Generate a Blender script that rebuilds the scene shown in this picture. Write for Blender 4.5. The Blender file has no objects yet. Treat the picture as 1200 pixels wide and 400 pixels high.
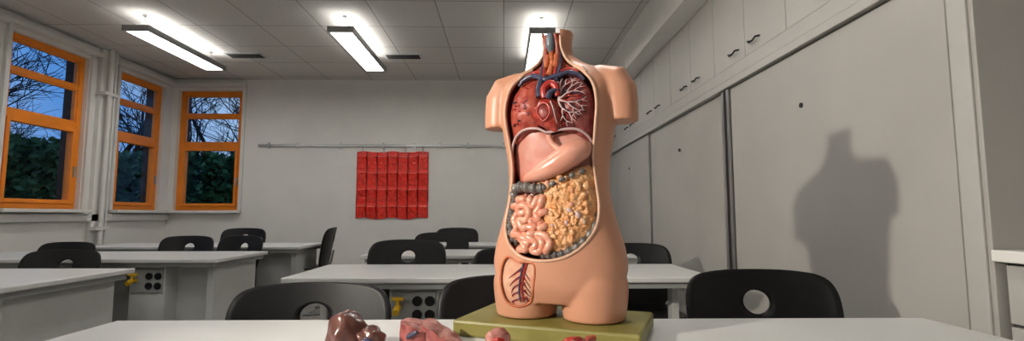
import bpy, bmesh, math, random
from mathutils import Vector, Matrix, noise
from mathutils.bvhtree import BVHTree
random.seed(7)
scn=bpy.context.scene
col=scn.collection
try:
    scn.view_settings.view_transform='Standard'
except Exception: pass

# ------------------------------------------------------------ materials
def mat(name,c,rough=.6,metal=0,var=0,vscale=8,bump=0,bscale=60,c2=None,emit=0,coat=0,spec=.5):
    m=bpy.data.materials.new(name); m.use_nodes=True
    nt=m.node_tree; b=nt.nodes['Principled BSDF']
    b.inputs['Base Color'].default_value=(*c,1); b.inputs['Roughness'].default_value=rough
    b.inputs['Metallic'].default_value=metal
    b.inputs['Specular IOR Level'].default_value=spec
    if coat: b.inputs['Coat Weight'].default_value=coat; b.inputs['Coat Roughness'].default_value=.15
    tc=nt.nodes.new('ShaderNodeTexCoord')
    if var or c2:
        n=nt.nodes.new('ShaderNodeTexNoise'); n.inputs['Scale'].default_value=vscale; n.inputs['Detail'].default_value=5
        nt.links.new(tc.outputs['Object'],n.inputs['Vector'])
        r=nt.nodes.new('ShaderNodeValToRGB')
        r.color_ramp.elements[0].position=.38; r.color_ramp.elements[1].position=.62
        if c2 is None:
            a=[max(0,x*(1-var)) for x in c]; d=[min(1,x*(1+var)) for x in c]
        else: a,d=c,c2
        r.color_ramp.elements[0].color=(*a,1); r.color_ramp.elements[1].color=(*d,1)
        nt.links.new(n.outputs['Fac'],r.inputs['Fac']); nt.links.new(r.outputs['Color'],b.inputs['Base Color'])
    if bump:
        n2=nt.nodes.new('ShaderNodeTexNoise'); n2.inputs['Scale'].default_value=bscale; n2.inputs['Detail'].default_value=4
        nt.links.new(tc.outputs['Object'],n2.inputs['Vector'])
        bp=nt.nodes.new('ShaderNodeBump'); bp.inputs['Strength'].default_value=bump; bp.inputs['Distance'].default_value=.01
        nt.links.new(n2.outputs['Fac'],bp.inputs['Height']); nt.links.new(bp.outputs['Normal'],b.inputs['Normal'])
    if emit:
        b.inputs['Emission Color'].default_value=(1,.97,.92,1); b.inputs['Emission Strength'].default_value=emit
    return m
M={}
M['wall']=mat('wall_paint',(.76,.745,.71),.9,var=.02,vscale=3,bump=.12,bscale=150)
M['white']=mat('white_trim',(.72,.71,.68),.6,var=.02)
M['cab']=mat('cabinet_laminate',(.385,.372,.35),.55,var=.04,vscale=2)
M['cabup']=mat('cabinet_upper_laminate',(.44,.428,.405),.5,var=.03,vscale=2)
M['track']=mat('track_band',(.42,.41,.39),.5,var=.02)
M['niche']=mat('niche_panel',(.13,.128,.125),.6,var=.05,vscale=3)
M['gap']=mat('shadow_gap_dark',(.05,.05,.05),.8)
M['alu']=mat('aluminium',(.45,.45,.45),.35,1,var=.04)
M['tabletop']=mat('table_laminate',(.62,.62,.61),.38,var=.02,vscale=5)
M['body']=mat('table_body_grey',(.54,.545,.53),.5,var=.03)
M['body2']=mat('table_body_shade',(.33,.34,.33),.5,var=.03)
M['black']=mat('black_plastic',(.008,.008,.009),.42,bump=.1,bscale=300,spec=.3)
M['steel']=mat('chair_steel',(.35,.35,.36),.3,1,var=.05)
M['floor']=mat('linoleum',(.30,.29,.275),.45,var=.12,vscale=20)
M['orange']=mat('orange_frame',(.86,.25,.012),.4,var=.06,vscale=6)
M['brick']=mat('brown_facade',(.07,.035,.022),.8,var=.2,vscale=10,bump=.4)
M['red']=mat('red_fabric',(.82,.03,.015),.3,var=.18,vscale=25,bump=.4,bscale=50,spec=.7)
M['redglint']=mat('pocket_glint',(.80,.22,.16),.35,var=.3,vscale=30)  # pale pink paints the glare along the pocket tops
M['redseam']=mat('pocket_seam',(.30,.012,.01),.5)
M['yellow']=mat('yellow_valve',(.75,.45,.02),.4,var=.05)
M['leaf']=mat('hedge_leaf',(.012,.050,.020),.7,c2=(.06,.15,.05),vscale=3,spec=.2)
M['bark']=mat('bark',(.022,.017,.013),.9,var=.3,vscale=8)
M['grass']=mat('grass',(.03,.06,.02),.9,var=.3)
M['emit']=mat('lamp_diffuser',(.9,.9,.9),.5,emit=15)
M['emitup']=mat('lamp_uplight',(.9,.9,.9),.5,emit=5)
def ceilmat():
    m=mat('ceiling_tile',(.60,.60,.59),.9); nt=m.node_tree; b=nt.nodes['Principled BSDF']
    tc=nt.nodes.new('ShaderNodeTexCoord'); br=nt.nodes.new('ShaderNodeTexBrick')
    br.offset=0; br.squash=1
    br.inputs['Scale'].default_value=1; br.inputs['Brick Width'].default_value=.625; br.inputs['Row Height'].default_value=.625
    br.inputs['Mortar Size'].default_value=.006; br.inputs['Mortar Smooth'].default_value=.2
    br.inputs['Color1'].default_value=(.62,.605,.575,1); br.inputs['Color2'].default_value=(.57,.56,.535,1); br.inputs['Mortar'].default_value=(.27,.265,.255,1)
    nt.links.new(tc.outputs['Object'],br.inputs['Vector']); 
    n=nt.nodes.new('ShaderNodeTexNoise'); n.inputs['Scale'].default_value=45; n.inputs['Detail'].default_value=6
    nt.links.new(tc.outputs['Object'],n.inputs['Vector'])
    mx=nt.nodes.new('ShaderNodeMixRGB'); mx.blend_type='OVERLAY'; mx.inputs['Fac'].default_value=.18
    nt.links.new(br.outputs['Color'],mx.inputs['Color1']); nt.links.new(n.outputs['Fac'],mx.inputs['Color2'])
    nt.links.new(mx.outputs['Color'],b.inputs['Base Color']); return m
M['ceil']=ceilmat()
def glassmat():
    m=bpy.data.materials.new('window_glass'); m.use_nodes=True; nt=m.node_tree; nt.nodes.clear()
    o=nt.nodes.new('ShaderNodeOutputMaterial'); t=nt.nodes.new('ShaderNodeBsdfTransparent'); g=nt.nodes.new('ShaderNodeBsdfGlossy')
    g.inputs['Roughness'].default_value=.02; mx=nt.nodes.new('ShaderNodeMixShader'); fr=nt.nodes.new('ShaderNodeFresnel'); fr.inputs['IOR'].default_value=1.12
    nt.links.new(fr.outputs[0],mx.inputs[0]); nt.links.new(t.outputs[0],mx.inputs[1]); nt.links.new(g.outputs[0],mx.inputs[2]); nt.links.new(mx.outputs[0],o.inputs[0]); return m
M['glass']=glassmat()
# anatomy
M['skin']=mat('model_skin',(.57,.275,.172),.38,var=.04,vscale=6,spec=.4)
M['cavity']=mat('cavity_maroon',(.19,.03,.025),.4,var=.2,vscale=20)
M['rim']=mat('rim_cream',(.62,.38,.26),.4,var=.1,vscale=30)
M['lungR']=mat('lung_red',(.42,.085,.05),.38,c2=(.30,.035,.025),vscale=45,bump=.2)
M['lungL']=mat('lung_maroon',(.20,.04,.04),.38,c2=(.36,.10,.085),vscale=50,bump=.2)
M['heart']=mat('heart_red',(.32,.035,.022),.28,var=.35,vscale=60,coat=.3)
M['artery']=mat('artery_red',(.38,.025,.018),.3,var=.1)
M['vein']=mat('vein_blue',(.042,.042,.080),.3,var=.2)
M['vessel']=mat('bronchi_pale',(.52,.36,.35),.35,var=.1)
M['muscle']=mat('muscle_red',(.27,.045,.03),.35,c2=(.40,.10,.06),vscale=70)
M['larynx']=mat('larynx_grey',(.14,.17,.20),.35,var=.15,vscale=40)
M['thyroid']=mat('thyroid_orange',(.48,.13,.05),.35,var=.2,vscale=60)
M['diaph']=mat('diaphragm_pale',(.62,.34,.28),.35,c2=(.52,.15,.10),vscale=9)
M['stomach']=mat('stomach_pink',(.66,.25,.17),.28,c2=(.70,.33,.24),vscale=15,coat=.3)
M['oment']=mat('omentum_fat',(.68,.29,.10),.32,c2=(.72,.40,.19),vscale=40,bump=.6,bscale=120,coat=.3)
M['fat']=mat('fat_pale',(.66,.46,.30),.35,c2=(.66,.32,.14),vscale=50,coat=.2)
M['intest']=mat('intestine_pink',(.70,.35,.24),.27,c2=(.66,.25,.16),vscale=25,coat=.3)
M['groin']=mat('groin_panel_pink',(.64,.37,.25),.4,c2=(.60,.27,.17),vscale=30)
M['colon']=mat('colon_grey',(.085,.075,.07),.35,c2=(.17,.15,.135),vscale=40)
M['green']=mat('base_olive',(.19,.17,.035),.45,c2=(.24,.21,.055),vscale=12)
M['liver']=mat('liver_brown',(.085,.027,.02),.3,c2=(.14,.055,.042),vscale=25,coat=.25)
M['spongy']=mat('lung_section_pink',(.50,.22,.19),.45,c2=(.27,.075,.065),vscale=90,bump=.4)
M['pinkcut']=mat('cut_pink',(.50,.23,.19),.45,c2=(.30,.08,.065),vscale=50)

# ------------------------------------------------------------ builders
def empty(name,loc=(0,0,0),rotz=0):
    e=bpy.data.objects.new(name,None); e.location=loc; e.rotation_euler=(0,0,rotz); e.empty_display_size=.1
    col.objects.link(e); return e
class MB:
    def __init__(s): s.v=[];s.f=[];s.m=[]
    def box(s,lo,hi,mi=0):
        n=len(s.v); x0,y0,z0=lo;x1,y1,z1=hi
        s.v+=[(x0,y0,z0),(x1,y0,z0),(x1,y1,z0),(x0,y1,z0),(x0,y0,z1),(x1,y0,z1),(x1,y1,z1),(x0,y1,z1)]
        for f in [(0,3,2,1),(4,5,6,7),(0,1,5,4),(1,2,6,5),(2,3,7,6),(3,0,4,7)]:
            s.f.append([n+i for i in f]); s.m.append(mi)
    def rings(s,R,mi=0,cap=True,closed=True):
        n=len(s.v); k=len(R[0])
        for r in R: s.v+=[tuple(p) for p in r]
        for i in range(len(R)-1):
            for j in range(k if closed else k-1):
                a=n+i*k+j; b=n+i*k+(j+1)%k
                s.f.append([a,b,b+k,a+k]); s.m.append(mi)
        if cap:
            s.f.append([n+j for j in range(k)][::-1]); s.m.append(mi)
            s.f.append([n+(len(R)-1)*k+j for j in range(k)]); s.m.append(mi)
    def tube(s,pts,r,mi=0,seg=10):
        pts=[Vector(p) for p in pts]; R=[]
        up=Vector((.13,.21,.97)); prev=None
        for i,p in enumerate(pts):
            t=(pts[min(i+1,len(pts)-1)]-pts[max(i-1,0)]).normalized()
            if prev is None:
                a=t.cross(up); 
                if a.length<.2: a=t.cross(Vector((1,0,0)))
                a.normalize()
            else: a=(prev-t*prev.dot(t)).normalized()
            prev=a; b=t.cross(a)
            rr=r[i] if isinstance(r,(list,tuple)) else r
            R.append([p+(a*math.cos(q)+b*math.sin(q))*rr for q in [2*math.pi*k/seg for k in range(seg)]])
        s.rings(R,mi)
    def obj(s,name,mats,parent=None,bevel=0,smooth=False,angle=None,loc=(0,0,0)):
        me=bpy.data.meshes.new(name); me.from_pydata(s.v,[],s.f); me.update()
        for m in mats: me.materials.append(m)
        me.polygons.foreach_set('material_index',s.m)
        bm=bmesh.new(); bm.from_mesh(me); bmesh.ops.recalc_face_normals(bm,faces=bm.faces); bm.to_mesh(me); bm.free()
        if smooth:
            for p in me.polygons: p.use_smooth=True
            me.set_sharp_from_angle(angle=angle or math.radians(40))
        o=bpy.data.objects.new(name,me); col.objects.link(o); o.location=loc
        if parent: o.parent=parent
        if bevel:
            b=o.modifiers.new('bevel','BEVEL'); b.width=bevel; b.segments=2; b.limit_method='ANGLE'
        return o
def boxobj(name,lo,hi,m,parent=None,bevel=0):
    b=MB(); b.box(lo,hi); return b.obj(name,[m],parent,bevel)
def catmull(P,n,closed=True):
    out=[]; k=len(P); segs=k if closed else k-1
    for i in range(n):
        u=i/(n if closed else n-1)*segs; a=min(int(u),segs-1); t=u-a
        g=(lambda j: Vector(P[j%k])) if closed else (lambda j: Vector(P[max(0,min(k-1,j))]))
        p0,p1,p2,p3=g(a-1),g(a),g(a+1),g(a+2)
        out.append(.5*((2*p1)+(p2-p0)*t+(2*p0-5*p1+4*p2-p3)*t*t+(3*p1-p0-3*p2+p3)*t**3))
    return out

# ------------------------------------------------------------ room shell
XL,XR,YB,YF,H=-4.7,2.1,7.06,-3.0,3.0
boxobj('floor',(XL-.3,YF-.2,-.1),(XR+.2,YB+.3,0),M['floor'])
boxobj('ceiling',(XL-.3,YF-.2,H),(XR+.2,YB+.3,H+.1),M['ceil'])
def holes_wall(name,axis,pos,a0,a1,holes,z0,z1,inner,outer):
    b=MB()
    def add(aa,ab,za,zb):
        for (d0,d1,mi) in ((0,inner,0),(inner,inner+outer,1)):
            if axis=='x': b.box((pos-d1,aa,za),(pos-d0,ab,zb),mi)
            else: b.box((aa,pos+d0,za),(ab,pos+d1,zb),mi)
    cur=a0
    for h0,h1,hz0,hz1 in holes:
        add(cur,h0,z0,z1); add(h0,h1,z0,hz0); add(h0,h1,hz1,z1); cur=h1
    add(cur,a1,z0,z1)
    return b.obj(name,[M['wall'],M['brick']])
WZ0,WZ1=1.13,2.84
holes_wall('wall_left','x',XL,YF-.2,YB+.14,[(3.55,4.35,WZ0,WZ1),(4.72,5.62,WZ0,WZ1),(6.08,6.90,WZ0,WZ1)],0,H,.10,.16)
holes_wall('wall_back','y',YB,XL,XR+.2,[(-4.62,-3.72,WZ0,WZ1)],0,H,.14,.16)
boxobj('wall_right',(XR,YF-.2,0),(XR+.2,YB,H),M['wall'])
boxobj('wall_front',(XL,YF-.2,0),(XR,YF,H),M['wall'])
boxobj('trim_bulkhead',(1.32,YF,2.64),(XR,YB,H),M['white'])
def window(name,loc,rotz,w,z0,z1):
    e=empty(name,loc,rotz); h=z1-z0; t=.06; b=MB(); mi=0
    def fr(x0,x1,za,zb,t,y0,y1):
        b.box((x0,y0,za),(x0+t,y1,zb)); b.box((x1-t,y0,za),(x1,y1,zb))
        b.box((x0+t,y0,za),(x1-t,y1,za+t)); b.box((x0+t,y0,zb-t),(x1-t,y1,zb))
    fr(0,w,z0,z1,t,-.02,.05)
    zb1=z0+h*.54; zb2=z0+h*.79
    b.box((t,-.02,zb1-.035),(w-t,.05,zb1+.035)); b.box((t,-.02,zb2-.02),(w-t,.05,zb2+.02))
    fr(t,w-t,z0+t,zb1-.035,.04,-.035,.04)
    fr(t,w-t,zb1+.035,zb2-.02,.02,-.01,.03)
    fr(t,w-t,zb2+.02,z1-t,.02,-.01,.03)
    b.obj('frame',[M['orange']],e,bevel=.004)
    boxobj('glass',(t,.008,z0+t),(w-t,.012,z1-t),M['glass'],e)
    c=MB(); c.box((w-t-.012,-.05,z0+.35),(w-t+.012,-.02,z0+.47)); c.obj('handle',[M['alu']],e,bevel=.003)
    s=MB(); s.box((-.06,-.20,z0-.035),(w+.06,-.02,z0)); s.obj('sill',[M['white']],e,bevel=.004)
    return e
window('window_1',(XL-.07,4.72,0),math.pi/2,.90,WZ0,WZ1)
window('window_2',(XL-.07,6.08,0),math.pi/2,.82,WZ0,WZ1)
window('window_3',(-4.62,YB+.09,0),0,.90,WZ0,WZ1)
window('window_4',(XL-.07,3.55,0),math.pi/2,.80,WZ0,WZ1)
b=MB(); b.box((XL,5.74,0),(XL+.05,5.96,H)); b.obj('trim_1',[M['wall']],bevel=.005)
b=MB(); b.tube([(XL+.11,5.80,.02),(XL+.11,5.80,H-.002)],.024,seg=16); b.tube([(XL+.10,5.88,.02),(XL+.10,5.88,H-.002)],.012)
for z in (.9,2.45): b.box((XL+.05,5.70,z),(XL+.14,5.92,z+.035))
b.obj('heating_pipe',[M['white']],smooth=True)
b=MB(); b.box((XL+.0,3.2,2.88),(XL+.09,5.70,2.93)); b.box((XL,5.97,2.88),(XL+.09,YB,2.93)); b.box((XL+.09,YB-.09,2.88),(-3.66,YB,2.93)); b.obj('trim_2',[M['white']],bevel=.003)
for i,(y) in enumerate((4.68,5.65,6.04)):
    boxobj('trim_%d'%(3+i),(XL,y-.02,WZ0-.03),(XL+.03,y+.02,2.88),M['white'])
b=MB(); b.box((-3.70,YB-.035,WZ0-.03),(-3.66,YB,2.88)); b.obj('trim_6',[M['white']])
b=MB(); b.box((XL,YF,1.0),(XL+.05,YB,1.08)); b.obj('trim_7',[M['white']],bevel=.004)
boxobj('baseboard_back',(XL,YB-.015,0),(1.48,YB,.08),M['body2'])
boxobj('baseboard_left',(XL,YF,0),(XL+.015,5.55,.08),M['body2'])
# ------------------------------------------------------------ back wall rail and pocket chart
b=MB(); b.box((-3.46,YB-.03,2.03),(1.38,YB,2.065))
for x in [-3.3,-2.9,-2.3,-1.7,-1.25,-.9,-.5,0,.6,1.1]:
    b.box((x-.012,YB-.04,2.0),(x+.012,YB-.028,2.09))
b.obj('picture_rail',[M['alu']],bevel=.002)
def pocket_chart():
    NX,NZ=7,4
    e=empty('wall_pocket_chart',(-2.07,YB-.012,1.02)); W,Hh=1.01,.935; nx,nz=NX*14,NZ*20
    b=MB(); V=[]
    for k in range(nz+1):
        r=[]
        for i in range(nx+1):
            u=i/nx;v=k/nz; cu=(u*NX)%1; cv=(v*NZ)%1
            j=.75+.6*noise.noise(Vector((int(u*NX)*3.1,int(v*NZ)*7.7,.5)))
            side=min(1,min(cu,1-cu)*7)
            prof=(.012+.062*cv**1.3) if cv<.74 else .004
            d=side*prof*j if 0<i<nx else 0
            if .12<cv<.74: d+=.012*noise.noise(Vector((u*38,v*30,2)))*side
            r.append((u*W+.006*noise.noise(Vector((0,v*6,4))),-abs(d),v*Hh+.012*math.sin(u*math.pi*5)*(1 if k in(0,nz) else .3)))
        V.append(r)
    b.rings(V,0,cap=False,closed=False)
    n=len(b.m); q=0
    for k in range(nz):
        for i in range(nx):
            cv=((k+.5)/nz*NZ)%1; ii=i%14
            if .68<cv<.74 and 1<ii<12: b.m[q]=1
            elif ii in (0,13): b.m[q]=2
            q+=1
    b.obj('pockets',[M['red'],M['redglint'],M['redseam']],e,smooth=True,angle=math.radians(50))
    boxobj('backing',(0,.0,.01),(W,.008,Hh),M['red'],e)
    b=MB()
    for x in (.08,.38,.68,.93): b.tube([(x,-.008,Hh-.02),(x,-.012,Hh+.05),(x,-.02,Hh+.10)],.006)
    b.obj('hooks',[M['alu']],e)
pocket_chart()
# ------------------------------------------------------------ built-in cupboards on right
YE=1.60
e=empty('built_in_cupboard',(0,0,0))
b=MB(); b.box((1.53,YE,0),(XR-.002,YB-.002,2.638)); b.obj('carcass',[M['gap']],e)
doors=[(YE+.02,3.22),(3.35,5.06),(5.12,6.32),(6.36,YB-.01)]
b=MB()
for i,(a,c) in enumerate(doors):
    x=1.50 if i%2==0 else 1.512
    b.box((x,a,.09),(x+.02,c,1.90))
b.obj('sliding_doors',[M['cab']],e,bevel=.003)
b=MB(); b.box((1.49,3.23,.09),(1.53,3.265,1.905)); b.box((1.49,3.305,.09),(1.53,3.34,1.905)); b.box((1.495,5.075,.09),(1.53,5.105,1.905)); b.obj('door_edges',[M['alu']],e)
b=MB(); b.box((1.475,YE,1.91),(1.54,YB-.004,1.955),0); b.box((1.485,YE,1.96),(1.54,YB-.004,2.04),0); b.box((1.49,YE,0),(1.54,YB-.004,.085),0); b.obj('track_band',[M['track']],e,bevel=.003)
b=MB()
seams=[YE,2.10,2.55,3.0,3.45,3.9,4.38,4.87,5.35,5.83,6.3,6.75,YB-.004]
for i in range(len(seams)-1): b.box((1.50,seams[i]+.004,2.05),(1.52,seams[i+1]-.004,2.636))
b.obj('upper_doors',[M['cabup']],e,bevel=.002)
b=MB()
for sm in (2.10,3.0,3.9,4.87,5.83,6.75):
    for s in (-.13,.13):
        yc=sm+s
        b.tube([(1.50,yc-.05,2.12),(1.475,yc-.047,2.115),(1.47,yc-.02,2.10),(1.47,yc+.02,2.10),(1.475,yc+.047,2.115),(1.50,yc+.05,2.12)],.006)
b.obj('handles',[M['black']],e,smooth=True)
b=MB()
for yc,zc in ((2.45,1.62),(4.2,1.62),(5.9,1.62),):
    b.tube([(1.505,yc,zc),(1.494,yc,zc)],.013,seg=16)
b.obj('finger_pulls',[M['black']],e)
b=MB(); b.box((1.48,YE-.10,0),(XR-.002,YE-.005,2.638),0); b.box((1.47,YE-.085,0),(1.48,YE-.02,2.638),1); b.obj('trim_8',[M['cab'],M['track']],bevel=.003)
e=empty('drawer_counter',(0,0,0)); YN=YE-.102
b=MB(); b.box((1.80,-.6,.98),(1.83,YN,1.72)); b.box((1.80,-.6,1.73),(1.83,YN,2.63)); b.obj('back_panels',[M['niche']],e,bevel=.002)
b=MB(); b.box((1.47,-.6,.93),(1.83,YN,.965)); b.obj('counter_top',[M['white']],e,bevel=.004)
b=MB(); b.box((1.52,-.6,0),(1.83,YN,.93),1)
for a,c in ((-.6,.3),(.31,.92),(.93,YN-.01)):
    for z0,z1 in ((.09,.48),(.49,.74),(.75,.92)): b.box((1.50,a+.004,z0),(1.52,c-.004,z1),0)
b.obj('drawers',[M['track'],M['gap']],e,bevel=.002)
# ------------------------------------------------------------ ceiling lamps and vents
def lamp(x,y0,y1):
    e=empty('ceiling_lamp',(x,y0,2.80)); L=y1-y0; w=.125; b=MB()
    b.box((-w,0,0),(-w+.022,L,.055)); b.box((w-.022,0,0),(w,L,.055)); b.box((-w+.022,0,0),(w-.022,.03,.055)); b.box((-w+.022,L-.03,0),(w-.022,L,.055))
    b.obj('housing',[M['alu']],e,bevel=.002)
    boxobj('diffuser',(-w+.024,.032,.008),(w-.024,L-.032,.018),M['emit'],e)
    boxobj('uplight_panel',(-w+.03,.04,.040),(w-.03,L-.04,.052),M['emitup'],e)
    b=MB()
    for yy in (.12,L-.12):
        for s in (-1,1): b.tube([(s*.1,yy,.055),(0,yy,.15),(0,yy,.199)],.003,seg=6)
        b.tube([(0,yy,.18),(0,yy,.199)],.02,seg=12)
    b.obj('suspension',[M['alu']],e)
for y0 in (4.62,1.45,-1.7):
    for x in (-3.47,-1.55,.37): lamp(x,y0,y0+1.33)
def vent(x,y):
    e=empty('air_vent',(x,y,H)); b=MB(); b.box((-.22,-.09,-.012),(.22,.09,0),0)
    for i in range(5): b.box((-.2,-.07+i*.032,-.018),(.2,-.07+i*.032+.014,-.012),1)
    b.obj('grille',[M['body'],M['gap']],e)
for x in (-3.12,-1.22,.55): vent(x,5.95)
# ------------------------------------------------------------ tables
def media_box(e,x,y,z0=.12,z1=.70,w=.26):
    b=MB(); b.box((x-w/2,y,z0),(x+w/2,y+.22,z1)); b.obj('media_column',[M['body']],e,bevel=.006)
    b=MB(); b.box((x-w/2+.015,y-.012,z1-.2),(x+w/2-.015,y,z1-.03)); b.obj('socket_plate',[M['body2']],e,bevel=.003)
    b=MB()
    for i in range(2):
        for j in range(2):
            cx=x+.02+i*.065; cz=z1-.15+j*.07
            b.tube([(cx,y-.012,cz),(cx,y-.022,cz)],.026,seg=18)
    b.obj('sockets',[M['black']],e,bevel=.002)
    b=MB(); cx=x-.075; cz=z1-.11
    b.tube([(cx,y-.012,cz),(cx,y-.06,cz)],.014,seg=12); b.tube([(cx,y-.05,cz-.01),(cx,y-.05,cz+.045)],.010,seg=12); b.box((cx-.03,y-.062,cz+.04),(cx+.03,y-.04,cz+.055)); b.tube([(cx,y-.06,cz),(cx-.0,y-.10,cz-.015)],.018,seg=12)
    b.obj('gas_valve',[M['yellow']],e,smooth=True)
def table(name,x0,x1,y0,y1,left=False,box=None):
    e=empty(name,((x0+x1)/2,(y0+y1)/2,0)); W=(x1-x0)/2; D=(y1-y0)/2
    b=MB(); b.box((-W,-D,.722),(W,D,.75)); b.obj('table_top',[M['tabletop']],e,bevel=.006)
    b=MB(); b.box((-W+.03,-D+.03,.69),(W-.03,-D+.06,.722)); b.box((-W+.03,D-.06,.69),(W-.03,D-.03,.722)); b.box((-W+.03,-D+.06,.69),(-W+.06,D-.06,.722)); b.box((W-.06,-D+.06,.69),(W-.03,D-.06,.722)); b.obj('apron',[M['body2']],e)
    if left:
        b=MB(); b.box((W-.13,-D+.12,0),(W-.08,D-.05,.69),0); b.box((-W+.08,-D+.12,0),(-W+.13,D-.05,.69),0)
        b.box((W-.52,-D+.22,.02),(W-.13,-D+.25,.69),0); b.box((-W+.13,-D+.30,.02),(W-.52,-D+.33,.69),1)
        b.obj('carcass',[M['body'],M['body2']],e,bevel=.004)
    else:
        b=MB()
        for sx in (-1,1):
            b.box((sx*(W-.12)-.02,-D+.08,0),(sx*(W-.12)+.02,D-.05,.04)); b.box((sx*(W-.12)-.02,-.06,.04),(sx*(W-.12)+.02,.02,.69))
            b.box((sx*(W-.12)-.02,-D+.08,.66),(sx*(W-.12)+.02,D-.08,.69))
        b.obj('legs',[M['body']],e,bevel=.004)
    if box is not None: media_box(e,box-(x0+x1)/2,-D+(.10 if not left else .08))
table('laboratory_table',-1.175,1.31,.84,1.575)
table('laboratory_table',-1.13,1.10,2.585,3.29,box=-.47)
table('laboratory_table',-1.13,1.10,4.0,4.70,box=-.49)
table('laboratory_table',-1.13,1.10,5.35,5.95,box=-.49)
table('laboratory_table',-4.3,-2.21,2.25,3.08,left=True,box=-3.2)
table('laboratory_table',-4.3,-2.08,3.70,4.50,left=True,box=-2.62)
table('laboratory_table',-4.3,-2.05,5.10,5.85,left=True,box=-2.9)
# ------------------------------------------------------------ chairs
def sheet(outl,n,hc=None,hr=None,rings=10):
    O=catmull(outl,n); b=[]
    c=Vector(hc) if hc else sum(O,Vector((0,0)))/n
    for k in range(rings+1):
        t=k/rings; r=[]
        for p in O:
            d=p-c
            if hc: q=c+Vector((d.normalized().x*hr[0],d.normalized().y*hr[1])); r.append(q.lerp(p,t))
            else: r.append(c+d*max(t,.001))
        b.append(r)
    return b
def chair_meshes():
    half=[(0,.425),(.13,.422),(.215,.408),(.252,.37),(.262,.30),(.252,.2),(.225,.09),(.17,.02),(.08,0)]
    out=half+[(0,0)]+[(-x,z) for x,z in half[::-1][:-1]]
    R=sheet(out,72,(0,.315),(.048,.040))
    b=MB(); b.rings([[(p.x,.17+.11*(p.y/.42)**.8-.9*p.x*p.x if p.y>0 else .17-.9*p.x*p.x,.435+p.y) for p in r] for r in R],0,cap=False)
    back=b.obj('tmpback',[M['black']],smooth=True)
    half=[(0,-.235),(.12,-.23),(.19,-.20),(.215,-.12),(.215,0),(.205,.12),(.17,.175),(.08,.19)]
    out=half+[(0,.19)]+[(-x,z) for x,z in half[::-1][:-1]]
    R=sheet(out,64)
    b=MB(); b.rings([[(p.x,p.y,.44+.25*p.x*p.x-(.02 if p.y<-.2 else 0)*((-p.y-.2)/.035)+.03*max(0,(p.y-.1)/.09)) for p in r] for r in R],0,cap=False)
    seat=b.obj('tmpseat',[M['black']],smooth=True)
    b=MB()
    for sx in (-1,1):
        P=catmull([(sx*.16,.15,.425),(sx*.17,-.12,.425),(sx*.20,-.19,.40),(sx*.21,-.17,.2),(sx*.21,-.15,.05),(sx*.21,-.09,.016),(sx*.21,.1,.014),(sx*.21,.22,.014)],30,False)
        b.tube(P,.0125,seg=10)
        b.tube([(sx*.08,.10,.42),(sx*.08,.19,.43),(sx*.08,.225,.50),(sx*.08,.25,.62)],.010)
    b.tube([(-.17,-.05,.424),(.17,-.05,.424)],.011); b.tube([(-.17,.12,.424),(.17,.12,.424)],.011)
    fr=b.obj('tmpframe',[M['steel']],smooth=True)
    return back,seat,fr
cb,cs,cf=chair_meshes()
def chair(x,d,top=.86,rot=0,w=1.0):
    off=Vector((0,.27,0)); off.rotate(Matrix.Rotation(rot,3,'Z'))
    e=empty('classroom_chair',(x-off.x,d-off.y,0),rot); e.scale=(w,1,top/.86)
    for nm,src in (('backrest',cb),('seat',cs),('frame',cf)):
        o=bpy.data.objects.new(nm,src.data); col.objects.link(o); o.parent=e
        if nm!='frame': s=o.modifiers.new('s','SOLIDIFY'); s.thickness=.012; s.offset=0
for a in [(-.635,1.74,.84,.05),(.895,1.80,.875,-.04),(.03,1.86,.85,.06),(-.65,3.48,.90,0),(.88,3.48,.875,.05),(.06,3.46,.845,0),
          (-.57,6.25,.91,0),(-.60,4.92,.90,.05),(-3.12,6.15,.91,.05),(-3.07,5.0,.865,0),(-2.50,4.93,.87,-.3),(-4.0,4.75,.82,0),(-3.02,3.56,.83,.04)]:
    chair(*a)
chair(-1.90,5.70,.93,-math.pi/2+.15)
for o in (cb,cs,cf): bpy.data.objects.remove(o)

# ------------------------------------------------------------ anatomical torso
TH=math.radians(-22)
T=empty('anatomical_torso_model',(.155,1.40,.792),TH)
b=MB(); b.box((-.255,-.145,-.042),(.235,.155,0)); b.obj('base_board',[M['green']],T,bevel=.007)
def se(cx,cy,z,a,bb,n=2.3,k=48):
    r=[]
    for i in range(k):
        q=2*math.pi*i/k; c,s=math.cos(q),math.sin(q)
        r.append((cx+a*math.copysign(abs(c)**(2/n),c),cy+bb*math.copysign(abs(s)**(2/n),s),z))
    return r
def loft(b,prof,dense=40,n=2.3):
    P=catmull(prof,dense,False)
    b.rings([se(p[1],p[2],p[0],p[3],p[4],n) for p in P])
b=MB()
loft(b,[(.045,0,0,.12,.085),(.085,0,0,.165,.105),(.13,0,0,.187,.112),(.19,0,0,.181,.112),(.26,0,0,.161,.106),(.335,0,.0,.144,.100),(.41,0,.0,.143,.100),(.48,0,0,.154,.106),(.54,0,0,.163,.110),(.60,0,.004,.166,.108),(.645,0,.008,.163,.095),(.678,0,.012,.135,.075),(.703,0,.014,.085,.056),(.724,0,.012,.055,.05)])
loft(b,[(.69,0,.012,.060,.052),(.725,0,.008,.047,.048),(.755,0,.004,.041,.045),(.78,0,.0,.043,.047),(.797,0,-.002,.048,.050)],n=2.0)
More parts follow.
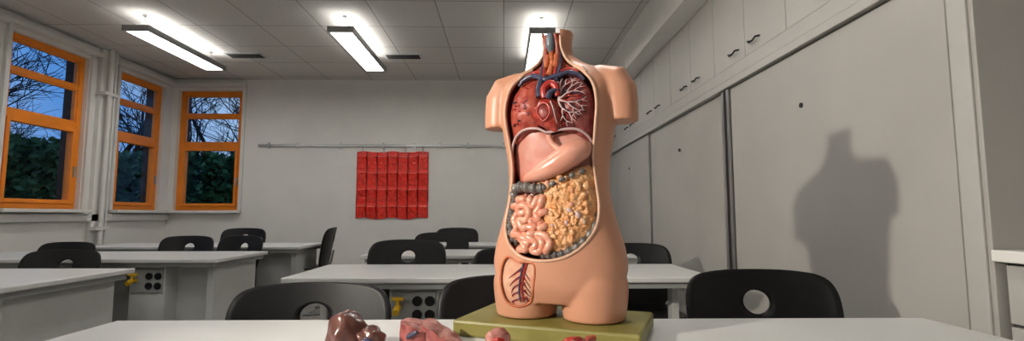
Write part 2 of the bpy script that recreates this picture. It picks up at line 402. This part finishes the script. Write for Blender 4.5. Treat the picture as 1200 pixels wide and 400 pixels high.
for s in (-1,1):
    loft(b,[(.001,s*.096,0,.082,.086),(.05,s*.097,0,.088,.092),(.10,s*.098,0,.088,.098),(.14,s*.09,0,.08,.09)],n=2.1)
    path=[((s*.08,.01,.648),.045),((s*.12,.008,.650),.046),((s*.157,.006,.644),.049),((s*.172,.005,.615),.050),((s*.177,.004,.575),.047),((s*.179,.002,.53),.044)]
    R=[]
    dirs=[(1,0,0),(1,0,-.1),(.75,0,-.65),(.25,0,-1),(.08,0,-1),(0.0,0,-1)]
    for (p,r),d in zip(path,dirs):
        t=Vector((s*d[0],0,d[2])).normalized(); a=Vector((0,1,0)); c=t.cross(a)
        R.append([Vector(p)+a*math.cos(q)*r*1.08+c*math.sin(q)*r for q in [2*math.pi*k/32 for k in range(32)]])
    b.rings(R)
raw=b.obj('rawtorso',[M['skin']])
m=raw.modifiers.new('r','REMESH'); m.mode='VOXEL'; m.voxel_size=.0045
m=raw.modifiers.new('sm','SMOOTH'); m.factor=.5; m.iterations=7
dg=bpy.context.evaluated_depsgraph_get()
me=bpy.data.meshes.new_from_object(raw.evaluated_get(dg))
bpy.data.objects.remove(raw)
bm=bmesh.new(); bm.from_mesh(me)
for v in bm.verts:
    x,y,z=v.co
    if y<0:
        g=lambda cx,cz,sx,sz: math.exp(-((x-cx)/sx)**2-((z-cz)/sz)**2)
        v.co.y-=.012*(g(.08,.56,.06,.05)+g(-.08,.56,.06,.05))+.010*g(0,.2,.09,.1)
    else:
        v.co.y-=.014*math.exp(-(x/.02)**2)*(1 if .15<z<.68 else 0)
        v.co.y+=.022*(math.exp(-((abs(x)-.07)/.06)**2-((z-.10)/.07)**2))
bvh=BVHTree.FromBMesh(bm); bm.to_mesh(me); bm.free()
me.materials.clear(); me.materials.append(M['skin'])
torso=bpy.data.objects.new('torso_shell',me); col.objects.link(torso)
def sy(x,z):
    h=bvh.ray_cast(Vector((x,-1,min(z,.788))),Vector((0,1,0)))
    return h[0].y if h[0] is not None else 0.0
OUT=[(-.004,.835),(.018,.83),(.020,.78),(.021,.745),(.040,.705),(.083,.668),(.115,.628),(.127,.57),(.121,.50),(.114,.43),(.119,.36),(.126,.30),(.122,.25),(.096,.205),(.05,.172),(-.01,.160),(-.07,.168),(-.113,.20),(-.132,.25),(-.124,.31),(-.115,.37),(-.115,.43),(-.125,.50),(-.132,.57),(-.118,.63),(-.085,.668),(-.05,.705),(-.036,.742),(-.035,.78),(-.032,.83)]
O=catmull(OUT,150)
def cutter(O,ybf):
    b=MB(); b.rings([[(p.x,-.4,p.y) for p in O],[(p.x,ybf(p.x,p.y),p.y) for p in O]]); o=b.obj('cut',[M['cavity']])
    bm=bmesh.new(); bm.from_mesh(o.data); bmesh.ops.triangulate(bm,faces=[f for f in bm.faces if len(f.verts)>4]); bm.to_mesh(o.data); bm.free(); return o
def yb(x,z):
    t=min(1,max(0,(z-.66)/.06)); return .025*(1-t)-.012*t
c1=cutter(O,yb)
ING=[(-.035,.150),(-.04,.09),(-.055,.05),(-.085,.035),(-.12,.045),(-.137,.08),(-.140,.13),(-.118,.165),(-.08,.155)]
OI=catmull(ING,60)
c2=cutter(OI,lambda x,z: sy(x,z)+.010)
for c in (c1,c2):
    m=torso.modifiers.new('b','BOOLEAN'); m.operation='DIFFERENCE'; m.object=c; m.solver='EXACT'
    try: m.material_mode='TRANSFER'
    except Exception: pass
dg=bpy.context.evaluated_depsgraph_get(); dg.update()
me2=bpy.data.meshes.new_from_object(torso.evaluated_get(dg))
torso.modifiers.clear(); torso.data=me2; torso.parent=T
for p in me2.polygons: p.use_smooth=True
me2.set_sharp_from_angle(angle=math.radians(38))
for c in (c1,c2): bpy.data.objects.remove(c)
def tube(name,pts,r,m,n=None,closed=False,seg=12):
    """pts: (x,z,off) relative to body surface"""
    n=n or len(pts)*8
    P=catmull(pts,n,closed)
    W=[Vector((p[0],sy(p[0],p[1])+p[2],p[1])) for p in P]
    rr=r if callable(r) else (lambda t:r)
    if isinstance(r,(list,tuple)):
        rs=list(r)
        def rr(t):
            u=t*(len(rs)-1); i=min(int(u),len(rs)-2); return rs[i]+(rs[i+1]-rs[i])*(u-i)
    b=MB()
    if closed: W.append(W[0])
    b.tube(W,[rr(i/(len(W)-1)) for i in range(len(W))],0,seg)
    return b.obj(name,[M[m]],T,smooth=True,angle=math.radians(70))
def pad(name,outl,oc,oe,m,amp=0,freq=40,skirt=.05,n=72,rings=16,power=3,absn=False):
    Op=catmull(outl,n); c=sum(Op,Vector((0,0)))/n; R=[]
    for k in range(rings+2):
        t=min(1,max(.002,k/rings)); r=[]
        for p in Op:
            q=c+(p-c)*t; nz=noise.noise(Vector((q.x*freq,q.y*freq,1.3)))
            if absn: nz=abs(nz)*2-.5
            y=sy(q.x,q.y)+oc+(oe-oc)*t**power-amp*nz
            if k==rings+1: y+=skirt
            r.append((q.x,y,q.y))
        R.append(r)
    b=MB(); b.rings(R,0,cap=False); return b.obj(name,[M[m]],T,smooth=True,angle=math.radians(75))
def blob(name,m,c,s,rot,amp,freq,parent=None,flat=None,sub=4,shape=None):
    bm=bmesh.new(); bmesh.ops.create_icosphere(bm,subdivisions=sub,radius=1)
    R=Matrix.Rotation(rot[2],3,'Z')@Matrix.Rotation(rot[1],3,'Y')@Matrix.Rotation(rot[0],3,'X')
    for v in bm.verts:
        p=v.co.copy()
        if shape: p=shape(p)
        p=p*(1+amp*noise.noise(p*freq+Vector((c[0]*90,c[2]*90,0)))); p=Vector((p.x*s[0],p.y*s[1],p.z*s[2])); p=R@p+Vector(c)
        if flat is not None and p.z<flat: p.z=flat+(p.z-flat)*.02
        v.co=p
    me=bpy.data.meshes.new(name); bm.to_mesh(me); bm.free()
    for p in me.polygons: p.use_smooth=True
    me.materials.append(M[m]); o=bpy.data.objects.new(name,me); col.objects.link(o)
    if parent: o.parent=parent
    return o
def openrim(name,off,r,m):
    pts=[(p.x,p.y,off) for p in O]; k=len(pts)
    idx=[i for i in range(k) if pts[i][1]<.785]; s=idx[0]
    seq=[pts[(s+i)%k] for i in range(k) if pts[(s+i)%k][1]<.785]
    tube(name,seq,r,m,n=170,seg=8)
openrim('cut_rim',.0005,.0042,'rim')
openrim('cut_rim_muscle',.0075,.0045,'muscle')
tube('groin_rim',[(p.x,p.y,.001) for p in OI],.0032,'thyroid',n=70,closed=True,seg=8)
pad('groin_panel',[(p[0]*.985-.001,p[1]) for p in ING],.006,.007,'groin',rings=8,skirt=.004)
for k,(m_,dx) in enumerate((('vein',0),('artery',.008))):
    tube('groin_vessel',[(-.064+dx,.155,.004),(-.076+dx,.12,.004),(-.085+dx,.08,.004),(-.083+dx,.048,.004)],[.0030,.0018],m_,seg=8)
    for j in range(5):
        z=.138-.019*j
        tube('groin_branch',[(-.074+dx,z,.004),(-.094+dx*.5-.003*j,z-.014,.005),(-.116+.004*j,z-.030 if j<3 else z-.022,.005)],[.0016,.0007],m_,seg=6)
        tube('groin_branch',[(-.076+dx,z,.004),(-.062,z-.014,.005),(-.050,z-.032 if j<3 else z-.018,.005)],[.0015,.0007],m_,seg=6)
# lungs
pad('right_lung',[(-.045,.660),(-.08,.650),(-.108,.615),(-.120,.56),(-.117,.50),(-.105,.475),(-.06,.50),(-.03,.515),(-.025,.56),(-.022,.62)],.012,.026,'lungR',amp=.003,freq=50,skirt=.05)
pad('left_lung',[(.035,.660),(.075,.650),(.103,.615),(.116,.57),(.114,.51),(.106,.47),(.07,.49),(.03,.505),(.02,.56),(.02,.62)],.014,.028,'lungL',amp=.004,freq=55,skirt=.05)
for i in range(26):
    x=random.uniform(-.108,-.035); z=random.uniform(.515,.640)
    if z>.61 and x<-.085: continue
    tube('bronchus_stub',[(x,z,.016),(x+.002,z,.009)],.0020,random.choice(['vein','artery','vein']),n=3,seg=7)
def tree(x,z,ang,L,r,dep,m,off):
    x2=x+math.cos(ang)*L; z2=z+math.sin(ang)*L
    if not(.02<x2<.112 and .475<z2<.65): return
    tube('bronchial_tree',[(x,z,off),((x+x2)/2+random.uniform(-.002,.002),(z+z2)/2,off-.002),(x2,z2,off)],[r,r*.7],m,n=5,seg=6)
    if dep>0:
        for a in (-.5,.45): tree(x2,z2,ang+a+random.uniform(-.2,.2),L*.8,r*.72,dep-1,m,off)
for m_,off,r0 in (('vessel',.006,.0034),('vein',.010,.0024),('artery',.009,.0024)):
    for a in (1.2,.5,-.3,-1.0): tree(.032,.580,a+random.uniform(-.25,.25),.026,r0,3,m_,off)
# neck
pad('neck_muscles',[(-.030,.787),(-.004,.789),(.016,.787),(.018,.75),(.032,.705),(.06,.675),(.02,.65),(-.03,.65),(-.07,.675),(-.042,.705),(-.031,.75)],.010,.016,'muscle',amp=.002,freq=90,skirt=.02)
tube('trachea',[(-.004,.66,.006),(-.004,.69,.006),(-.006,.72,.003),(-.007,.74,.002)],lambda t:.0080+.0009*math.sin(t*90),'thyroid',n=90)
tube('larynx',[(-.008,.735,.003),(-.009,.752,-.002),(-.009,.770,.000),(-.009,.785,.006)],[.008,.0125,.012,.010],'larynx')
for s in (-1,1):
    sx=.8 if s>0 else 1
    tube('thyroid_lobe',[(s*.012-.006,.685,.004),(s*.014-.006,.705,.001),(s*.012-.006,.728,.002)],[.006,.0088,.005],'thyroid')
    tube('neck_strap_muscle',[(s*.012,.655,.006),(s*.020*sx-.004,.69,.004),(s*.020*sx-.006,.74,.003),(s*.017*sx-.007,.785,.004)],[.005,.0065,.0065,.006],'muscle')
    tube('carotid_artery',[(s*.014,.635,.002),(s*.018*sx-.002,.67,.001),(s*.022*sx-.006,.72,.004),(s*.022*sx-.006,.785,.005)],[.0045,.0036,.0034],'artery')
    tube('jugular_vein',[(s*.022,.635,.0),(s*.028*sx,.68,.001),(s*.026*sx-.005,.73,.005),(s*.025*sx-.005,.785,.008)],[.0055,.0045,.004],'vein')
    tube('subclavian_vein',[(s*.022,.648,-.001),(s*.05,.660,-.001),(s*.078,.652,.004),(s*.092,.637,.012)],[.0075,.0065,.005],'vein')
    tube('subclavian_artery',[(s*.015,.660,.004),(s*.045,.674,.002),(s*.075,.666,.006)],[.004,.0035],'artery')
    tube('clavicle_stub',[(s*.060,.685,.004),(s*.080,.675,.001),(s*.096,.657,.002)],[.006,.007,.006],'rim')
tube('brachiocephalic_vein',[(-.026,.648,-.002),(-.005,.641,-.005),(.022,.651,-.001)],.0085,'vein')
tube('vena_cava',[(-.018,.643,-.003),(-.022,.615,-.004),(-.020,.59,-.002)],[.010,.010],'vein')
tube('aortic_arch',[(-.004,.585,-.006),(-.006,.610,-.010),(.008,.626,-.008),(.024,.615,-.004),(.028,.59,.004)],[.009,.0105,.0105,.009],'artery')
tube('pulmonary_artery',[(.006,.582,-.010),(.014,.600,-.011),(.034,.606,.0)],[.009,.008,.006],'vein')
hs=lambda p: Vector((p.x*(1+.35*p.z),p.y*(1+.2*p.z),p.z))
blob('heart','heart',(.004,sy(0,.54)+.014,.540),(.038,.028,.048),(0,math.radians(-28),0),.12,2.2,T,shape=hs)
blob('heart_chamber','lungL',(-.003,sy(0,.545)-.010,.545),(.014,.008,.018),(0,math.radians(-28),0),.1,2.2,T,sub=3)
tube('coronary_artery',[(.014,.575,-.010),(.022,.555,-.012),(.027,.53,-.008),(.029,.515,-.002)],[.0022,.0014],'vessel')
tube('heart_window_rim',catmull([(-.022,.547,-.010),(-.008,.569,-.017),(.010,.563,-.019),(.014,.540,-.018),(-.004,.523,-.014)],20),.0026,'artery',n=40,closed=True,seg=7)
# diaphragm
pad('diaphragm',[(-.113,.40),(-.115,.45),(-.10,.485),(-.07,.503),(-.03,.503),(0,.492),(.04,.497),(.08,.495),(.108,.47),(.112,.42),(.09,.37),(0,.35),(-.08,.36)],.026,.030,'diaph',skirt=.04)
tube('diaphragm_edge',[(-.116,.42,.016),(-.116,.455,.012),(-.10,.490,.012),(-.068,.508,.012),(-.03,.508,.010),(0,.496,.008),(.04,.502,.010),(.08,.500,.012),(.108,.475,.012),(.113,.43,.014)],.0036,'vessel')
tube('esophagus',[(.0,.49,.012),(.01,.465,.010),(.03,.45,.006)],[.008,.010],'stomach')
tube('stomach',[(.100,.462,.020),(.088,.452,.012),(.060,.436,.004),(.022,.412,.004),(-.02,.392,.006),(-.055,.380,.010),(-.072,.374,.016)],[.012,.028,.034,.031,.024,.016,.009],'stomach',n=60,seg=24)
# omentum & colon
pad('greater_omentum',[(-.035,.365),(.02,.380),(.07,.400),(.110,.404),(.118,.36),(.122,.30),(.113,.248),(.078,.200),(.035,.180),(.008,.186),(-.012,.24),(-.022,.30)],-.001,.014,'oment',amp=.006,freq=75,absn=True,skirt=.04,n=120,rings=38,power=5)
rr=random.Random(4)
for i in range(46):
    x=rr.uniform(-.012,.102); z=.205+.17*rr.random()+.04*max(0,x)
    if x>.075 and z<.25 or x<.01 and z<.25: continue
    blob('omental_fat_lobe',rr.choice(['fat','oment','oment','oment','oment','intest','vessel']),(x,sy(x,z)+.001,z),(rr.uniform(.005,.010),.005,rr.uniform(.006,.012)),(0,rr.uniform(-1,1),0),.45,2.4,T,sub=2)
for x in (-.012,.012,.037,.062,.087):
    z=.350+ (x+.01)*.42
    blob('omental_appendage','colon',(x,sy(x,z)-.003,z),(.0095,.005,.0075),(0,-.4,0),.35,3,T,sub=2)
hau=lambda r0,f: (lambda t: r0*(1+.20*math.sin(t*f)))
tube('transverse_colon',[(-.108,.335,.014),(-.095,.352,.004),(-.065,.352,.0),(-.035,.347,.002),(-.01,.35,.008)],hau(.0135,38),'colon',n=70,seg=16)
tube('ascending_colon',[(-.085,.205,.016),(-.110,.225,.016),(-.121,.26,.018),(-.114,.30,.018),(-.108,.335,.018)],hau(.0125,50),'colon',n=80,seg=16)
tube('descending_colon',[(.106,.40,.026),(.113,.36,.024),(.120,.30,.023),(.113,.243,.016),(.085,.204,.012),(.045,.180,.012),(.01,.174,.014),(-.02,.176,.018)],hau(.0115,95),'colon',n=150,seg=16)
def coils(seed,off,r,sp,x0=-.100,x1=-.012):
    rnd=random.Random(seed); cells={}
    nz=int((.335-.185)/sp)
    for j in range(nz+1):
        z=.187+j*sp; w0=x0 if z>.21 else -.078; w1=x1+(.020 if z<.235 else 0)
        nx=int((w1-w0)/sp)
        for i in range(nx+1): cells[(i,j)]=(w0+i*sp+(sp*.5 if j%2 else 0),z)
    free=set(cells)
    while free:
        c=rnd.choice(sorted(free)); path=[c]; free.discard(c)
        while True:
            i,j=path[-1]; d=1 if j%2 else 0
            nb=[(i+1,j),(i-1,j),(i-1+d,j+1),(i+d,j+1),(i-1+d,j-1),(i+d,j-1)]
            nb=[q for q in nb if q in free]
            if not nb: break
            q=rnd.choice(nb); path.append(q); free.discard(q)
        pts=[(cells[c][0]+rnd.uniform(-.002,.002),cells[c][1]+rnd.uniform(-.002,.002),off+rnd.uniform(-.004,.003)) for c in path]
        if len(pts)==1: pts=[(pts[0][0]-sp*.3,pts[0][1],pts[0][2]),(pts[0][0]+sp*.3,pts[0][1]+.003,pts[0][2])]
        a,bq=pts[0],pts[-1]
        pts=[(a[0],a[1],a[2]+.016)]+pts+[(bq[0],bq[1],bq[2]+.016)]
        tube('small_intestine',pts,lambda t:r*(1+.07*math.sin(t*len(pts)*5)),'intest',n=len(pts)*8,seg=14)
coils(5,.003,.0098,.0190); coils(12,.015,.011,.019)
pad('mesentery_back',[(-.11,.33),(-.02,.335),(.02,.25),(.03,.18),(-.05,.175),(-.11,.22)],.022,.026,'diaph',skirt=.02)

# ------------------------------------------------------------ loose organs on table
e=empty('liver_model',(-.362,1.24,.7505),.3)
def wedge(p): return Vector((p.x,p.y*(1-.25*p.x),p.z*(1-.35*p.x)))
blob('right_lobe','liver',(-.01,0,.036),(.052,.05,.052),(0,.15,0),.22,1.6,e,flat=0,shape=wedge)
blob('left_lobe','liver',(.040,-.02,.024),(.038,.04,.030),(0,.2,0),.25,1.8,e,flat=0)
blob('gallbladder','vein',(.032,-.045,.022),(.018,.018,.016),(0,0,0),.1,2,e,flat=0,sub=3)
def slab(name,outl,h,m_side,m_top,parent,tilt=0,bulge=.006,loc=(0,0,0)):
    Oo=catmull(outl,60); c=sum(Oo,Vector((0,0)))/60; b=MB()
    def zt(p): return h+tilt*(p.x)+bulge*noise.noise(Vector((p.x*40,p.y*40,0)))
    b.rings([[(p.x*1.0,p.y,0) for p in Oo],[(p.x*1.02,p.y*1.02,zt(p)*.5) for p in Oo],[(p.x*.98,p.y*.98,zt(p)) for p in Oo]],0,cap=False)
    b.rings([[((c+(p-c)*t*.98).x,(c+(p-c)*t*.98).y,zt(c+(p-c)*t)+.004*(1-t)) for p in Oo] for t in (1,.8,.6,.4,.2,.01)],1,cap=False)
    return b.obj(name,[M[m_side],M[m_top]],parent,smooth=True,angle=math.radians(60),loc=loc)
e=empty('lung_half_model',(-.195,1.27,.7505),-.25)
slab('upper_lobe',[(-.055,-.02),(-.040,.035),(.0,.05),(.03,.03),(.02,-.03),(-.03,-.04)],.042,'lungL','spongy',e,tilt=-.35)
slab('lower_lobe',[(.0,-.03),(-.01,.03),(.05,.04),(.095,.0),(.07,-.035)],.052,'lungL','pinkcut',e,tilt=-.45,loc=(.006,.004,0))
b=MB(); b.tube([(-.03,-.03,.02),(-.02,-.045,.03),(.0,-.045,.04)],[.007,.006,.005]); b.obj('bronchus',[M['vein']],e,smooth=True)
e=empty('kidney_model',(-.012,1.20,.7505))
blob('kidney_body','pinkcut',(0,0,.026),(.030,.022,.030),(0,0,.3),.12,2,e,flat=0)
b=MB(); b.tube([(-.012,-.018,.03),(.0,-.026,.034),(.012,-.02,.03)],.006); b.obj('renal_vessel',[M['artery']],e,smooth=True)
e=empty('heart_half_model',(.160,1.125,.7505),.2)
blob('ventricle','heart',(0,0,.020),(.036,.026,.032),(0,.2,0),.15,2,e,flat=0)
b=MB(); b.tube([(.02,0,.035),(.03,.0,.046),(.045,.004,.046)],[.009,.008,.007]); b.obj('aorta_stub',[M['muscle']],e,smooth=True)

# ------------------------------------------------------------ outdoors
boxobj('ground',(-30,-10,-.6),(XL-.35,40,-.5),M['grass'])
boxobj('lawn',(XL-.35,YB+.35,-.6),(12,40,-.5),M['grass'])
def hedge(name,n,west,seed):
    rnd=random.Random(seed); V=[];F=[]
    def leaf(c,s):
        a=Vector((rnd.uniform(-1,1),rnd.uniform(-1,1),rnd.uniform(-1,1))).normalized(); bb=a.cross(Vector((rnd.uniform(-1,1),rnd.uniform(-1,1),.4))).normalized()
        n=len(V); V.extend([c-a*s,c+bb*s*.55,c+a*s,c-bb*s*.55]); F.append((n,n+1,n+2,n+3))
    for i in range(n):
        if west: y=rnd.uniform(3,12); x=-8.4+rnd.gauss(0,.3); u=y
        else: x=rnd.uniform(-7.6,-2); y=11+rnd.gauss(0,.3); u=x
        top=2.35+.35*noise.noise(Vector((u*1.3,1,0)))+.25*noise.noise(Vector((u*5,3,0)))
        leaf(Vector((x,y,-.38+(top+.38)*rnd.random()**.85)),rnd.uniform(.05,.11))
    me=bpy.data.meshes.new(name); me.from_pydata([tuple(v) for v in V],[],F); me.materials.append(M['leaf'])
    o=bpy.data.objects.new(name,me); col.objects.link(o)
hedge('hedge',30000,True,5); hedge('hedge',22000,False,6)
def bare_tree(x,y,h,seed):
    rnd=random.Random(seed); cu=bpy.data.curves.new('bare_tree','CURVE'); cu.dimensions='3D'; cu.bevel_depth=1; cu.bevel_resolution=1
    def br(p,d,L,r,dep):
        n=5; pts=[p.copy()]
        q=p.copy(); dd=d.copy()
        for i in range(n):
            dd=(dd+Vector((rnd.uniform(-1,1),rnd.uniform(-1,1),rnd.uniform(-.6,.8)))*.22).normalized(); q=q+dd*L/n; pts.append(q.copy())
        sp=cu.splines.new('POLY'); sp.points.add(n)
        for i,pt in enumerate(pts): sp.points[i].co=(*pt,1); sp.points[i].radius=r*(1-.5*i/n)
        if dep>0:
            for k in range(4):
                t=rnd.randint(1,n); nd=(dd+Vector((rnd.uniform(-1,1),rnd.uniform(-1,1),rnd.uniform(-.5,.6)))*.95).normalized()
                br(pts[t],nd,L*rnd.uniform(.6,.8),max(.006,r*.52),dep-1)
    br(Vector((0,0,0)),Vector((0,0,1)),h*.42,.11,5)
    cu.materials.append(M['bark']); o=bpy.data.objects.new('bare_tree',cu); o.location=(x,y,-.5); col.objects.link(o)
bare_tree(-9.8,9.0,7.5,1); bare_tree(-10.5,12.5,8,2); bare_tree(-7.2,13.0,7.5,3); bare_tree(-12,10,9,4); bare_tree(-5.0,12.6,7,6); bare_tree(-10.2,7.2,7,8)
# ------------------------------------------------------------ world and lights
w=bpy.data.worlds.new('World'); scn.world=w; w.use_nodes=True; nt=w.node_tree; bg=nt.nodes['Background']
tc=nt.nodes.new('ShaderNodeTexCoord'); n=nt.nodes.new('ShaderNodeTexNoise'); n.inputs['Scale'].default_value=3; n.inputs['Detail'].default_value=5
r=nt.nodes.new('ShaderNodeValToRGB'); r.color_ramp.elements[0].position=.4; r.color_ramp.elements[0].color=(.10,.30,.75,1); r.color_ramp.elements[1].position=.66; r.color_ramp.elements[1].color=(.38,.58,.88,1)
nt.links.new(tc.outputs['Generated'],n.inputs['Vector']); nt.links.new(n.outputs['Fac'],r.inputs['Fac']); nt.links.new(r.outputs['Color'],bg.inputs['Color']); bg.inputs['Strength'].default_value=.9
sd=bpy.data.lights.new('desk_spot','SPOT'); sd.energy=330; sd.spot_size=math.radians(62); sd.spot_blend=.7; sd.shadow_soft_size=.04; sd.color=(1,.92,.80)
so=bpy.data.objects.new('desk_spotlight',sd); so.location=(-2.1,.08,1.84); col.objects.link(so)
so.rotation_euler=(Vector((.5,1.6,1.35))-so.location).to_track_quat('-Z','Y').to_euler()
# ------------------------------------------------------------ camera
cd=bpy.data.cameras.new('camera'); cd.sensor_width=36; cd.lens=36*585/1200; cd.clip_start=.05
co=bpy.data.objects.new('camera',cd); co.location=(0,0,1.07); co.rotation_euler=(math.radians(90+5.08),0,math.radians(-.98)); col.objects.link(co)
scn.camera=co
